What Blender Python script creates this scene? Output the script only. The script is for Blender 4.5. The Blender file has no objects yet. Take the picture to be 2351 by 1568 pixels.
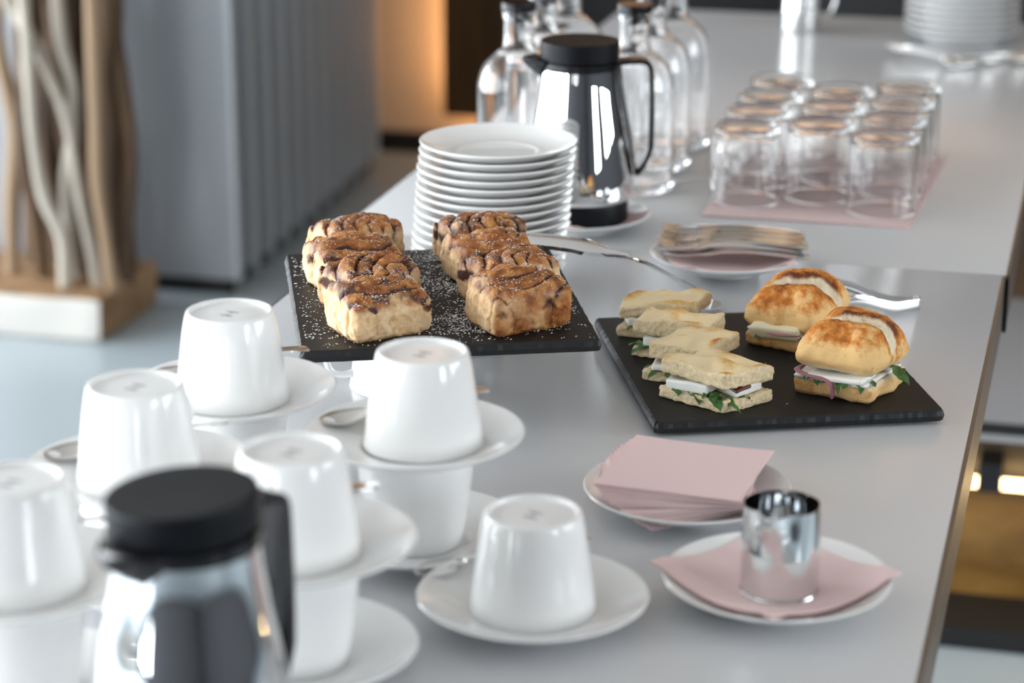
import bpy, bmesh, math, random
from mathutils import Vector, Matrix, noise
sc = bpy.context.scene
noise.seed_set(7)
R = math.radians
PI = math.pi
T = 0.75                                   # table-top height

# ------------------------------------------------------------------ camera, sky, daylight, exposure
cam = bpy.data.cameras.new('camera')
cam_o = bpy.data.objects.new('camera', cam)
sc.collection.objects.link(cam_o)
cam_o.location = (0, 0, 1.383)
cam_o.rotation_euler = (R(90 - 17.475), 0, R(14.418))
cam.sensor_width = 36
cam.lens = 82.69
cam.clip_start = 0.05
cam.dof.use_dof = True
cam.dof.focus_distance = 1.93
cam.dof.aperture_fstop = 4.4
sc.camera = cam_o

world = bpy.data.worlds.new('sky'); sc.world = world
world.use_nodes = True
bg = world.node_tree.nodes['Background']
bg.inputs[0].default_value = (0.89, 0.95, 1.0, 1)
bg.inputs[1].default_value = 13.2
vs = sc.view_settings
vs.view_transform = 'Standard'; vs.look = 'None'; vs.gamma = 1; vs.use_curve_mapping = False
vs.exposure = 0.0
sc.cycles.max_bounces = 24
sc.cycles.transmission_bounces = 24
sc.cycles.transparent_max_bounces = 16
sc.cycles.diffuse_bounces = 3
sc.cycles.glossy_bounces = 6
sc.cycles.use_light_tree = False
sc.cycles.adaptive_threshold = 0.025

WALL_L, WALL_R, WALL_N, WALL_B = -4.6, 3.6, -3.6, 5.80     # room limits (left, right, behind the camera, far)
CEIL = 3.0
# window openings: (wall, from, to, sill, head)
WINDOWS = [('L', -3.3, -1.75, .10, 2.75), ('L', -1.6, -.05, .10, 2.75), ('L', .10, 1.65, .10, 2.75), ('L', 1.8, 3.35, .10, 2.75), ('L', 3.5, 4.9, .10, 2.75),
           ('N', -4.2, -2.9, .10, 2.75),
           ('R', -1.2, .0, .85, 2.45), ('R', 1.2, 2.1, .85, 2.45), ('R', 2.3, 3.2, .85, 2.45)]
for w, a, b, z0, z1 in WINDOWS:            # light portals in the openings: they only guide the sampling of the sky
    l = bpy.data.lights.new('window_portal', 'AREA'); l.shape = 'RECTANGLE'
    l.size, l.size_y = b - a, z1 - z0
    l.cycles.is_portal = True
    o = bpy.data.objects.new('window_portal', l); sc.collection.objects.link(o)
    m, zc = (a + b) / 2, (z0 + z1) / 2
    if w == 'L': o.location = (WALL_L - .05, m, zc); o.rotation_euler = (R(90), 0, R(-90))
    if w == 'R': o.location = (WALL_R + .05, m, zc); o.rotation_euler = (R(90), 0, R(90))
    if w == 'N': o.location = (m, WALL_N - .05, zc); o.rotation_euler = (R(90), 0, 0)

# ------------------------------------------------------------------ material helpers
def srgb(r, g, b):
    f = lambda c: (c / 255 / 12.92) if c / 255 <= .04045 else ((c / 255 + .055) / 1.055) ** 2.4
    return (f(r), f(g), f(b), 1)

def mat(name, col, rough=.5, metal=0., spec=.5, **kw):
    m = bpy.data.materials.new(name); m.use_nodes = True
    p = m.node_tree.nodes['Principled BSDF']
    p.inputs['Base Color'].default_value = (*col[:3], 1)
    p.inputs['Roughness'].default_value = rough
    p.inputs['Metallic'].default_value = metal
    p.inputs['Specular IOR Level'].default_value = spec
    for k, v in kw.items():
        p.inputs[k].default_value = v
    return m

def nd(m, t, **kw):
    n = m.node_tree.nodes.new(t)
    for k, v in kw.items():
        if k in n.inputs: n.inputs[k].default_value = v
        else: setattr(n, k, v)
    return n

def lk(m, a, b): m.node_tree.links.new(a, b)
def bsdf(m): return m.node_tree.nodes['Principled BSDF']

def ramp(m, src, stops):
    n = nd(m, 'ShaderNodeValToRGB'); e = n.color_ramp.elements
    while len(e) < len(stops): e.new(.5)
    for i, (p, c) in enumerate(stops):
        e[i].position = p; e[i].color = (*c[:3], 1)
    lk(m, src, n.inputs[0]); return n.outputs[0]

def mixc(m, fac, a, b, blend='MIX'):
    n = nd(m, 'ShaderNodeMix', data_type='RGBA', blend_type=blend)
    for s, i in ((fac, 0), (a, 6), (b, 7)):
        if hasattr(s, 'links'): lk(m, s, n.inputs[i])
        else: n.inputs[i].default_value = s if i == 0 else (*s[:3], 1)
    return n.outputs[2]

def math_(m, op, a, b=0., clamp=False):
    n = nd(m, 'ShaderNodeMath', operation=op, use_clamp=clamp)
    for i, s in enumerate((a, b)):
        if hasattr(s, 'links'): lk(m, s, n.inputs[i])
        else: n.inputs[i].default_value = s
    return n.outputs[0]

def noise_t(m, scale, detail=4, rough=.55, coord='Object', stretch=None, w=0.):
    tc = nd(m, 'ShaderNodeTexCoord')
    n = nd(m, 'ShaderNodeTexNoise'); n.inputs['Scale'].default_value = scale
    n.inputs['Detail'].default_value = detail; n.inputs['Roughness'].default_value = rough
    src = tc.outputs[coord]
    if stretch:
        mp = nd(m, 'ShaderNodeMapping'); mp.inputs['Scale'].default_value = stretch
        lk(m, src, mp.inputs[0]); src = mp.outputs[0]
    lk(m, src, n.inputs['Vector']); return n.outputs['Fac']

def bump(m, h, strength=.3, dist=.001):
    n = nd(m, 'ShaderNodeBump'); n.inputs['Strength'].default_value = strength
    n.inputs['Distance'].default_value = dist
    lk(m, h, n.inputs['Height']); lk(m, n.outputs[0], bsdf(m).inputs['Normal'])

def attr(m, name):
    n = nd(m, 'ShaderNodeAttribute'); n.attribute_name = name; return n.outputs['Fac']

M = {}
M['porcelain'] = mat('white_porcelain', (.86, .86, .85), .10, spec=.6)
M['porcelain_foot'] = mat('printed_grey_mark', (.22, .22, .24), .4)
M['steel'] = mat('polished_steel', (.80, .81, .82), .07, 1.)
M['cutlery'] = mat('cutlery_steel', (.78, .77, .75), .12, 1.)
M['steel_soft'] = mat('brushed_steel', (.74, .74, .74), .17, 1.)
M['chrome'] = mat('mirror_chrome', (.88, .89, .90), .015, 1.)
M['black_plastic'] = mat('black_plastic', (.005, .006, .008), .42, spec=.15)
M['black_gloss'] = mat('black_gloss_plastic', (.005, .005, .007), .2, spec=.4)
M['glass'] = mat('clear_glass', (1, 1, 1), 0., **{'Transmission Weight': 1., 'IOR': 1.46})
M['table_top'] = mat('light_grey_laminate', srgb(202, 203, 205), .24, spec=.5)
bump(M['table_top'], noise_t(M['table_top'], 900, 2), .03, .0003)
M['table_edge'] = mat('bronze_edge_metal', (.20, .175, .15), .38, .85)
M['dark_metal'] = mat('dark_frame_metal', (.03, .03, .032), .45, .3)
m = M['slate'] = mat('black_slate', (.008, .008, .009), .55, spec=.25)
h = noise_t(m, 260, 5, .7)
lk(m, ramp(m, noise_t(m, 60, 5), [(.3, (.005, .005, .006)), (.8, (.012, .012, .013))]), bsdf(m).inputs['Base Color'])
bump(m, h, .35, .0008)
M['slate_edge'] = mat('chipped_slate_edge', (.010, .010, .011), .5, spec=.4)
M['sugar'] = mat('icing_sugar', (.93, .93, .95), .7)
m = M['pink'] = mat('pink_paper_napkin', (.93, .75, .74), .9, spec=.1)
tr = nd(m, 'ShaderNodeBsdfTranslucent'); tr.inputs[0].default_value = (.94, .55, .47, 1)
mx = nd(m, 'ShaderNodeMixShader'); mx.inputs[0].default_value = .22
lk(m, bsdf(m).outputs[0], mx.inputs[1]); lk(m, tr.outputs[0], mx.inputs[2])
lk(m, mx.outputs[0], m.node_tree.nodes['Material Output'].inputs[0])
bump(m, noise_t(m, 1500, 3), .25, .0003)

# bun: crumb, baked top and cinnamon are told apart by where they sit on the bun
def bun_mat():
    m = mat('cinnamon_bun', (.6, .4, .2), .62, spec=.35)
    t, c, g = attr(m, 'top'), attr(m, 'cinnamon'), attr(m, 'baked')
    crumb = ramp(m, noise_t(m, 170, 6, .65), [(.28, (.55, .29, .12)), (.48, (.80, .55, .30)), (.72, (.92, .72, .47))])
    gold = ramp(m, noise_t(m, 110, 5, .6), [(.30, (.11, .028, .007)), (.48, (.34, .110, .023)), (.70, (.62, .31, .090))])
    dark = ramp(m, noise_t(m, 240, 4, .6), [(.3, (.020, .005, .003)), (.7, (.095, .024, .010))])
    k = math_(m, 'MAXIMUM', t, g)
    col = mixc(m, k, crumb, gold)
    n2 = math_(m, 'ADD', c, math_(m, 'MULTIPLY', math_(m, 'SUBTRACT', noise_t(m, 150, 4, .6), .5), 1.1))
    cc = math_(m, 'MULTIPLY', math_(m, 'SUBTRACT', n2, .30), 2.2, True)
    cc = math_(m, 'MULTIPLY', cc, math_(m, 'GREATER_THAN', c, .03))
    col = mixc(m, cc, col, dark)
    lk(m, col, bsdf(m).inputs['Base Color'])
    rr = nd(m, 'ShaderNodeMapRange'); rr.inputs[3].default_value = .8; rr.inputs[4].default_value = .28
    lk(m, t, rr.inputs[0]); lk(m, rr.outputs[0], bsdf(m).inputs['Roughness'])
    bump(m, noise_t(m, 420, 6, .7), .55, .0012)
    return m
M['bun'] = bun_mat()

def bread_mat(name, crumb, top, toast, spot_scale, lo, hi):
    m = mat(name, (.8, .6, .4), .7, spec=.3)
    t = attr(m, 'top')
    cr = ramp(m, noise_t(m, 380, 6, .7), [(.3, crumb[0]), (.7, crumb[1])])
    sp = math_(m, 'ADD', noise_t(m, spot_scale, 6, .66), math_(m, 'MULTIPLY', attr(m, 'toast'), .5))
    tp = ramp(m, sp, [(lo, top), ((lo + hi) / 2, toast[0]), (hi, toast[1])])
    lk(m, mixc(m, t, cr, tp), bsdf(m).inputs['Base Color'])
    bump(m, noise_t(m, 650, 5, .75), .6, .0010)
    return m
M['focaccia'] = bread_mat('focaccia_bread', ((.70, .52, .27), (.93, .80, .56)), (.93, .75, .46), ((.80, .52, .20), (.56, .22, .045)), 42, .52, .88)
M['ciabatta'] = bread_mat('toasted_ciabatta', ((.74, .58, .36), (.90, .80, .62)), (.86, .56, .24), ((.62, .21, .030), (.15, .034, .008)), 120, .42, .92)
M['mozzarella'] = mat('mozzarella', (.90, .89, .84), .35, **{'Subsurface Weight': .3, 'Subsurface Radius': (.004, .004, .003)})
M['cheese'] = mat('pale_cheese', (.84, .78, .56), .4, **{'Subsurface Weight': .3, 'Subsurface Radius': (.004, .004, .002)})
m = M['leaf'] = mat('arugula_green', (.06, .16, .035), .45, spec=.4)
lk(m, ramp(m, noise_t(m, 220, 4), [(.3, (.025, .085, .022)), (.75, (.10, .23, .055))]), bsdf(m).inputs['Base Color'])
M['stem'] = mat('pale_leaf_stem', (.26, .40, .12), .45)
M['tomato'] = mat('dried_tomato', (.10, .022, .012), .35)
M['onion'] = mat('pickled_red_onion', (.40, .16, .22), .28, **{'Subsurface Weight': .3, 'Subsurface Radius': (.003, .002, .002)})
# room
m = M['floor'] = mat('polished_grey_floor', (.40, .43, .45), .30, spec=.5)
lk(m, ramp(m, noise_t(m, 1.3, 5), [(.3, (.35, .415, .455)), (.7, (.40, .46, .49))]), bsdf(m).inputs['Base Color'])
M['carpet'] = mat('brown_wood_floor', (.16, .10, .06), .45)
M['wall_cream'] = mat('cream_wall_paint', (.78, .59, .41), .85, spec=.2)
M['wall_white'] = mat('white_wall_paint', (.55, .53, .50), .85, spec=.2)
M['wall_dark'] = mat('charcoal_wall_paint', (.07, .072, .078), .8, spec=.3)
M['black_wall'] = mat('black_cabinet_front', (.006, .006, .007), .55)
M['ceiling_white'] = mat('white_ceiling_plaster', (.42, .39, .36), .9, spec=.2)
M['frame'] = mat('dark_window_frame', (.025, .027, .03), .5)
m = M['brown_panel'] = mat('dark_oak_panel', (.11, .055, .02), .55)
lk(m, ramp(m, noise_t(m, 9, 5, stretch=(8, 8, .5)), [(.3, (.085, .042, .014)), (.7, (.14, .072, .026))]), bsdf(m).inputs['Base Color'])
M['partition'] = mat('grey_partition_laminate', (.36, .37, .39), .42)
M['partition_edge'] = mat('aluminium_edge_profile', (.55, .58, .60), .4, .3)
m = M['driftwood'] = mat('brown_driftwood', (.2, .12, .06), .75)
lk(m, ramp(m, noise_t(m, 22, 5, stretch=(1, 1, .15)), [(.3, (.030, .016, .008)), (.7, (.15, .085, .042))]), bsdf(m).inputs['Base Color'])
m = M['bleached'] = mat('bleached_driftwood', (.5, .45, .38), .75)
lk(m, ramp(m, noise_t(m, 22, 5, stretch=(1, 1, .15)), [(.3, (.32, .28, .22)), (.7, (.55, .50, .43))]), bsdf(m).inputs['Base Color'])
M['tan_wood'] = mat('tan_driftwood', (.30, .20, .12), .75)
M['block_white'] = mat('white_painted_wood', (.58, .56, .52), .6)
m = M['block_wood'] = mat('brown_block_wood', (.3, .18, .09), .65)
lk(m, ramp(m, noise_t(m, 14, 5, stretch=(1, .3, 1)), [(.3, (.20, .11, .05)), (.7, (.42, .26, .13))]), bsdf(m).inputs['Base Color'])
m = M['amber'] = mat('amber_lacquer_panel', (.34, .18, .04), .28, spec=.6)
lk(m, ramp(m, noise_t(m, 6, 5, stretch=(1, 1, 2)), [(.3, (.12, .060, .012)), (.7, (.30, .17, .045))]), bsdf(m).inputs['Base Color'])
M['bench_top'] = mat('grey_bench_top', (.30, .29, .29), .4)
M['bench_dark'] = mat('dark_brown_fascia', (.05, .036, .02), .35)

def emit(name, col, s):
    m = bpy.data.materials.new(name); m.use_nodes = True
    p = bsdf(m); p.inputs['Base Color'].default_value = (*col, 1)
    p.inputs['Emission Color'].default_value = (*col, 1); p.inputs['Emission Strength'].default_value = s
    return m
M['led'] = emit('warm_led', (1., .62, .32), 24.)
M['washer'] = emit('warm_wall_washer', (1., .60, .26), 20.)
M['tube'] = emit('warm_light_tube', (1., .70, .34), 9.)

# ------------------------------------------------------------------ mesh helpers
def mesh(name, v, f, smooth=40, mats=(), fm=None):
    me = bpy.data.meshes.new(name); me.from_pydata([tuple(p) for p in v], [], f); me.update()
    for k in mats: me.materials.append(M[k])
    if fm: me.polygons.foreach_set('material_index', fm)
    if smooth:
        me.polygons.foreach_set('use_smooth', [True] * len(me.polygons))
        me.set_sharp_from_angle(angle=R(smooth))
    return me

def fix(me):                       # outward normals
    b = bmesh.new(); b.from_mesh(me); bmesh.ops.recalc_face_normals(b, faces=b.faces); b.to_mesh(me); b.free(); return me

def obj(name, me, parent=None, loc=(0, 0, 0), rot=(0, 0, 0), mat_=None):
    o = bpy.data.objects.new(name, me); sc.collection.objects.link(o)
    o.location = loc; o.rotation_euler = rot
    if parent: o.parent = parent
    if mat_ and not me.materials: me.materials.append(M[mat_])
    return o

def tag(o, label=None, cat=None, group=None, kind=None):
    for k, v in (('label', label), ('category', cat), ('group', group), ('kind', kind)):
        if v: o[k] = v
    return o

def empty(name, loc=(0, 0, 0), rot=(0, 0, 0)):
    o = bpy.data.objects.new(name, None); sc.collection.objects.link(o)
    o.location = loc; o.rotation_euler = rot; o.empty_display_size = .02
    return o

def copy_tree(o, parent=None):
    c = o.copy(); sc.collection.objects.link(c)
    if parent: c.parent = parent
    for ch in o.children: copy_tree(ch, c)
    return c

def lathe(prof, seg=56):
    v, f, rings = [], [], []
    for r, z in prof:
        if r < 1e-6:
            rings.append([len(v)]); v.append((0, 0, z))
        else:
            rings.append(list(range(len(v), len(v) + seg)))
            v += [(r * math.cos(2 * PI * i / seg), r * math.sin(2 * PI * i / seg), z) for i in range(seg)]
    for a, b in zip(rings, rings[1:]):
        for i in range(seg):
            j = (i + 1) % seg
            if len(a) == 1 and len(b) == 1: continue
            if len(a) == 1: f.append((a[0], b[j], b[i]))
            elif len(b) == 1: f.append((a[i], a[j], b[0]))
            else: f.append((a[i], a[j], b[j], b[i]))
    return v, f

def support(prof):                 # extra rings close to the ends of long straight runs keep the shading flat there
    out = [prof[0]]
    for a, b in zip(prof, prof[1:]):
        L = math.hypot(b[0] - a[0], b[1] - a[1])
        if L > .004:
            for t in (.0006 / L, 1 - .0006 / L): out.append((a[0] + (b[0] - a[0]) * t, a[1] + (b[1] - a[1]) * t))
        out.append(b)
    return out

def lathe_mesh(name, prof, k, seg=56, smooth=40):
    prof = support(prof)
    return fix(mesh(name, *lathe(prof, seg), smooth, (k,)))

def smooth_prof(pts, n=6):         # Catmull-Rom through the profile points
    out = []
    for i in range(len(pts) - 1):
        p0 = pts[max(i - 1, 0)]; p1 = pts[i]; p2 = pts[i + 1]; p3 = pts[min(i + 2, len(pts) - 1)]
        for k in range(n):
            t = k / n
            out.append(tuple(.5 * (2 * b + (c - a) * t + (2 * a - 5 * b + 4 * c - d) * t * t + (3 * b - a - 3 * c + d) * t ** 3)
                             for a, b, c, d in zip(p0, p1, p2, p3)))
    out.append(tuple(pts[-1])); return out

def box_mesh(name, x0, x1, y0, y1, z0, z1, k, bev=0.):
    b = bmesh.new(); bmesh.ops.create_cube(b, size=1)
    for v in b.verts:
        v.co = ((x0 + x1) / 2 + v.co.x * (x1 - x0), (y0 + y1) / 2 + v.co.y * (y1 - y0), (z0 + z1) / 2 + v.co.z * (z1 - z0))
    if bev: bmesh.ops.bevel(b, geom=b.edges[:], offset=bev, segments=2, affect='EDGES', profile=.5)
    me = bpy.data.meshes.new(name); b.to_mesh(me); b.free(); me.materials.append(M[k])
    if bev:
        me.polygons.foreach_set('use_smooth', [True] * len(me.polygons)); me.set_sharp_from_angle(angle=R(35))
    return me

def sweep(path, sect, closed=False, cap=True):
    """sweep(path, sect(i, n) -> list of (side, normal) offsets): a section carried along a 3-D path, kept level by world up."""
    n = len(path); v, f, rings = [], [], []
    P = [Vector(p) for p in path]
    nrm = None
    for i in range(n):
        a = P[(i - 1) % n] if (closed or i) else P[0]
        b = P[(i + 1) % n] if (closed or i < n - 1) else P[-1]
        t = (b - a).normalized()
        if nrm is None:
            ref = Vector((0, 1, 0)) if abs(t.y) < .9 else Vector((1, 0, 0))
            nrm = t.cross(ref).normalized()
        nrm = (nrm - t * nrm.dot(t)).normalized()
        s = t.cross(nrm)
        rings.append(list(range(len(v), len(v) + len(sect(i, n)))))
        for x, y in sect(i, n): v.append(P[i] + s * x + nrm * y)
    k = len(rings[0])
    for i in range(n if closed else n - 1):
        a, b = rings[i], rings[(i + 1) % n]
        for j in range(k): f.append((a[j], a[(j + 1) % k], b[(j + 1) % k], b[j]))
    if not closed and cap:
        f.append(tuple(reversed(rings[0]))); f.append(tuple(rings[-1]))
    return v, f

def circ(r, k=10): return [(r * math.cos(2 * PI * i / k), r * math.sin(2 * PI * i / k)) for i in range(k)]
def spline(pts, n=8): return smooth_prof(pts, n)

def tube_mesh(name, path, r, k, ring=10):
    rf = r if callable(r) else (lambda t: r)
    return fix(mesh(name, *sweep(path, lambda i, n: circ(rf(i / (n - 1)), ring)), 50, (k,)))

def strip(sections, th):
    """solid strip: sections is a list of rows of points; th its thickness (downwards)."""
    w = len(sections[0]); n = len(sections); v, f = [], []
    for row in sections: v += [Vector(p) for p in row]
    v += [p - Vector((0, 0, th)) for p in v[:]]
    o = n * w
    for i in range(n - 1):
        for j in range(w - 1):
            a, b, c, d = i * w + j, i * w + j + 1, (i + 1) * w + j + 1, (i + 1) * w + j
            f.append((a, b, c, d)); f.append((o + d, o + c, o + b, o + a))
    for i in range(n - 1):
        for j in (0, w - 1):
            a, d = i * w + j, (i + 1) * w + j
            f.append((a, d, o + d, o + a))
    for j in range(w - 1):
        for i in (0, n - 1):
            a, b = i * w + j, i * w + j + 1
            f.append((a, b, o + b, o + a))
    return v, f

def rbox(hx, hy, hz, n, r):
    """rounded box, base at z=0, as a fine grid: returns verts (Vector) and faces."""
    nx, ny, nz = n; idx, v, f = {}, [], []
    def V(i, j, k):
        if (i, j, k) not in idx:
            p = Vector((hx * (2 * i / nx - 1), hy * (2 * j / ny - 1), hz * (2 * k / nz - 1)))
            c = Vector(max(-(h - r), min(h - r, q)) for h, q in zip((hx, hy, hz), p))
            d = p - c
            if d.length > 1e-9: p = c + d.normalized() * r
            idx[i, j, k] = len(v); v.append(p + Vector((0, 0, hz)))
        return idx[i, j, k]
    for i in range(nx):
        for j in range(ny):
            f.append((V(i, j, nz), V(i + 1, j, nz), V(i + 1, j + 1, nz), V(i, j + 1, nz)))
            f.append((V(i, j, 0), V(i, j + 1, 0), V(i + 1, j + 1, 0), V(i + 1, j, 0)))
    for i in range(nx):
        for k in range(nz):
            f.append((V(i, 0, k), V(i + 1, 0, k), V(i + 1, 0, k + 1), V(i, 0, k + 1)))
            f.append((V(i, ny, k), V(i, ny, k + 1), V(i + 1, ny, k + 1), V(i + 1, ny, k)))
    for j in range(ny):
        for k in range(nz):
            f.append((V(0, j, k), V(0, j, k + 1), V(0, j + 1, k + 1), V(0, j + 1, k)))
            f.append((V(nx, j, k), V(nx, j + 1, k), V(nx, j + 1, k + 1), V(nx, j, k + 1)))
    return v, f

def set_attr(me, **kw):
    for k, vals in kw.items():
        me.attributes.new(k, 'FLOAT', 'POINT').data.foreach_set('value', vals)

def sst(a, b, x):
    t = max(0., min(1., (x - a) / (b - a))); return t * t * (3 - 2 * t)

# ------------------------------------------------------------------ the room
def structure(name, me, loc=(0, 0, 0)): return tag(obj(name, me, None, loc), kind='structure')

structure('floor', box_mesh('floor', WALL_L - .2, WALL_R + .2, WALL_N - .2, WALL_B + .2, -.1, 0, 'floor'))
structure('ceiling', box_mesh('ceiling', WALL_L - .2, WALL_R + .2, WALL_N - .2, WALL_B + .2, CEIL + .06, CEIL + .2, 'ceiling_white'))
def wall(name, side, k):
    """a wall with its window openings cut out, built of slabs around the openings"""
    ws = sorted((a, b, z0, z1) for w, a, b, z0, z1 in WINDOWS if w == side)
    lo, hi = (WALL_N, WALL_B) if side in 'LR' else (WALL_L, WALL_R)
    v, f = [], []
    def slab(a, b, z0, z1):
        if b - a < 1e-4 or z1 - z0 < 1e-4: return
        o = len(v)
        for t in (0, .18):
            for p, q in ((a, z0), (b, z0), (b, z1), (a, z1)):
                if side == 'L': v.append((WALL_L - t, p, q))
                if side == 'R': v.append((WALL_R + t, p, q))
                if side == 'N': v.append((p, WALL_N - t, q))
                if side == 'B': v.append((p, WALL_B + t, q))
        f.extend([(o, o + 1, o + 2, o + 3), (o + 7, o + 6, o + 5, o + 4)] + [(o + i, o + 4 + i, o + 4 + (i + 1) % 4, o + (i + 1) % 4) for i in range(4)])
    x = lo
    for a, b, z0, z1 in ws:
        slab(x, a, 0, CEIL + .06); slab(a, b, 0, z0); slab(a, b, z1, CEIL + .06); x = b
    slab(x, hi, 0, CEIL + .06)
    return structure(name, fix(mesh(name, v, f, 0, (k,))))
wall('wall_left', 'L', 'wall_white'); wall('wall_right', 'R', 'wall_dark'); wall('wall_front', 'N', 'wall_dark'); wall('wall_back', 'B', 'wall_cream')

for i, (w, a, b, z0, z1) in enumerate(WINDOWS):          # window frames with one mullion and one transom each
    v, f = [], []
    bars = [(a, a + .05, z0, z1), (b - .05, b, z0, z1), (a, b, z0, z0 + .05), (a, b, z1 - .05, z1), ((a + b) / 2 - .02, (a + b) / 2 + .02, z0, z1), (a, b, 2.05, 2.10)]
    for p0, p1, q0, q1 in bars:
        o = len(v)
        for t in (.06, .12):
            for p, q in ((p0, q0), (p1, q0), (p1, q1), (p0, q1)):
                v.append({'L': (WALL_L - t, p, q), 'R': (WALL_R + t, p, q), 'N': (p, WALL_N - t, q)}[w])
        f += [(o, o + 1, o + 2, o + 3), (o + 7, o + 6, o + 5, o + 4)] + [(o + i_, o + 4 + i_, o + 4 + (i_ + 1) % 4, o + (i_ + 1) % 4) for i_ in range(4)]
    structure('window_%d' % (i + 1), fix(mesh('window_frame', v, f, 0, ('frame',))))

structure('baseboard_back', box_mesh('baseboard', WALL_L, WALL_R, WALL_B - .015, WALL_B, 0, .055, 'black_wall'))
# brown boards along the far wall (the floor turns brown there)
structure('floor_strip', box_mesh('floor_strip', -1.62, WALL_R, 4.35, WALL_B - .015, 0, .004, 'carpet'))

# back-lit oak panel on the far wall
p = empty('wall_panel', (-1.475, WALL_B, 0))
tag(p, 'dark brown oak wall panel glowing warm along its edges', 'wall panel')
obj('board', box_mesh('board', -.17, .17, -.11, -.075, .125, 2.7, 'brown_panel', .003), p)
obj('bracket', box_mesh('bracket', -.10, .10, -.075, 0, .25, 2.6, 'black_wall'), p)
obj('led_strip', box_mesh('led_strip', -.135, -.115, -.074, -.066, .16, 2.65, 'led'), p)
obj('led_strip', box_mesh('led_strip_low', -.11, .13, -.074, -.066, .16, .18, 'led'), p)
# black sideboard beside it, with a warm wall-washing light along its back
p = empty('black_sideboard', (0, WALL_B, 0))
tag(p, 'long black sideboard along the far wall behind the table end', 'sideboard')
obj('plinth', box_mesh('plinth', -1.28, 2.4, -.36, -.002, 0, .08, 'black_wall'), p)
obj('body', box_mesh('body', -1.30, 2.4, -.38, -.002, .08, 1.42, 'black_wall', .003), p)
for i in range(6):
    d = obj('door', box_mesh('sideboard_door', 0, .606, -.40, -.381, .09, 1.41, 'black_wall', .002), p, (-1.29 + i * .615, 0, 0))
    obj('handle', box_mesh('sideboard_handle', .56, .572, -.425, -.40, .6, .85, 'dark_metal', .002), d)
obj('wall_washer', box_mesh('wall_washer', -1.28, 2.3, -.13, -.10, 1.421, 1.45, 'washer'), p)
for i in range(5):
    structure('trim_%d' % (i + 1), box_mesh('oak_batten', -.05, .05, -.035, -.001, 1.47, 2.7, 'brown_panel', .003), (-1.02 + i * .55, WALL_B, 0))

# stack of sliding partition panels
p = empty('folding_partition', (-1.718, 4.41, 0))
tag(p, 'grey folding partition of many upright panels standing parked behind the driftwood', 'partition')
pan = box_mesh('panel', -.96, -.012, 0, .062, .035, 2.75, 'partition', .004)
edge = box_mesh('edge_profile', -.012, 0, -.001, .026, .035, 2.75, 'partition_edge', .002)
for i in range(11):
    q = obj('panel', pan, p, (-.006 * i, .113 * i, 0))
    obj('edge_profile', edge, q)
    obj('bottom_seal', box_mesh('bottom_seal', -.95, -.03, .012, .05, .0, .035, 'black_wall'), q)

# driftwood sculpture
p = empty('driftwood_sculpture', (-1.86, 4.04, 0))
tag(p, 'upright brown and bleached driftwood branches in a white-fronted wooden block', 'sculpture')
bv, bf = rbox(.27, .15, .044, (26, 16, 6), .012)
fm = []
for q in bf:
    c = sum((bv[i] for i in q), Vector()) / len(q)
    n = (bv[q[1]] - bv[q[0]]).cross(bv[q[2]] - bv[q[1]])
    fm.append(0 if (c.y < -.143 and abs(n.y) > abs(n.x)) else 1)
for w in bv: w += noise.noise_vector(w * 9) * .006
obj('block', mesh('block', [w for w in bv], bf, 40, ('block_white', 'block_wood'), fm), p, (-.275, .15, 0))
rnd = random.Random(5)
def stick(pts, r, k, y, seed=0):
    path = []
    for i, (px, py) in enumerate(pts):        # (metres right of the block's right end, height)
        path.append((px - (y - .08) * .46, y + .012 * math.sin(i * 1.7 + seed), py))   # branches rooted further back stand further left
    path = spline(path, 7)
    return tube_mesh('branch', path, lambda t: r * (1 + .10 * math.sin(9 * t + seed) + .06 * math.sin(23 * t + seed * 2)), k, 10)
K = .00079
def pix(x, y): return ((x - 240) * K + .012, .085 + (675 - y) * K / .955)
B = [([(80, 690), (75, 560), (40, 450), (25, 300), (14, 80), (5, -120), (15, -700)], .0125, 'bleached', .07),
     ([(168, 690), (150, 560), (135, 420), (112, 280), (70, 180), (25, 70), (-40, -60), (-120, -400)], .0115, 'bleached', .10),
     ([(106, 690), (104, 560), (104, 420), (120, 310), (128, 200), (112, 60), (110, -200), (140, -700)], .0130, 'bleached', .13),
     ([(212, 690), (206, 560), (184, 420), (183, 250), (196, 60), (200, -200), (190, -700)], .0150, 'tan_wood', .09),
     ([(255, 690), (268, 500), (272, 350), (262, 160), (262, -80), (270, -700)], .0130, 'driftwood', .17),
     ([(242, 690), (240, 480), (236, 300), (240, 120), (232, -100), (240, -700)], .0145, 'driftwood', .20),
     ([(165, 690), (160, 480), (150, 300), (140, 150), (150, -100), (150, -700)], .0190, 'driftwood', .22),
     ([(60, 690), (62, 520), (60, 380), (75, 200), (90, -50), (80, -700)], .0180, 'driftwood', .22),
     ([(12, 690), (8, 520), (-6, 380), (0, 200), (40, -50), (50, -700)], .0150, 'driftwood', .12),
     ([(120, 690), (125, 540), (96, 330), (85, 180), (82, 20), (60, -300), (60, -700)], .0130, 'driftwood', .19),
     ([(200, 690), (215, 540), (222, 330), (215, 180), (238, 20), (222, -300), (220, -700)], .0150, 'driftwood', .16),
     ([(-60, 690), (-55, 500), (-40, 300), (-60, 100), (-40, -200), (-50, -700)], .0160, 'tan_wood', .15)]
for j in range(11):
    x0 = -10 + 27 * j
    B.append(([(x0, 690), (x0 + rnd.uniform(-14, 14), 500), (x0 + rnd.uniform(-16, 16), 320), (x0 + rnd.uniform(-18, 18), 150), (x0 + rnd.uniform(-14, 14), -60), (x0 + rnd.uniform(-20, 20), -700)], rnd.uniform(.013, .018), 'driftwood', .235 + .02 * (j % 2)))
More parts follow.
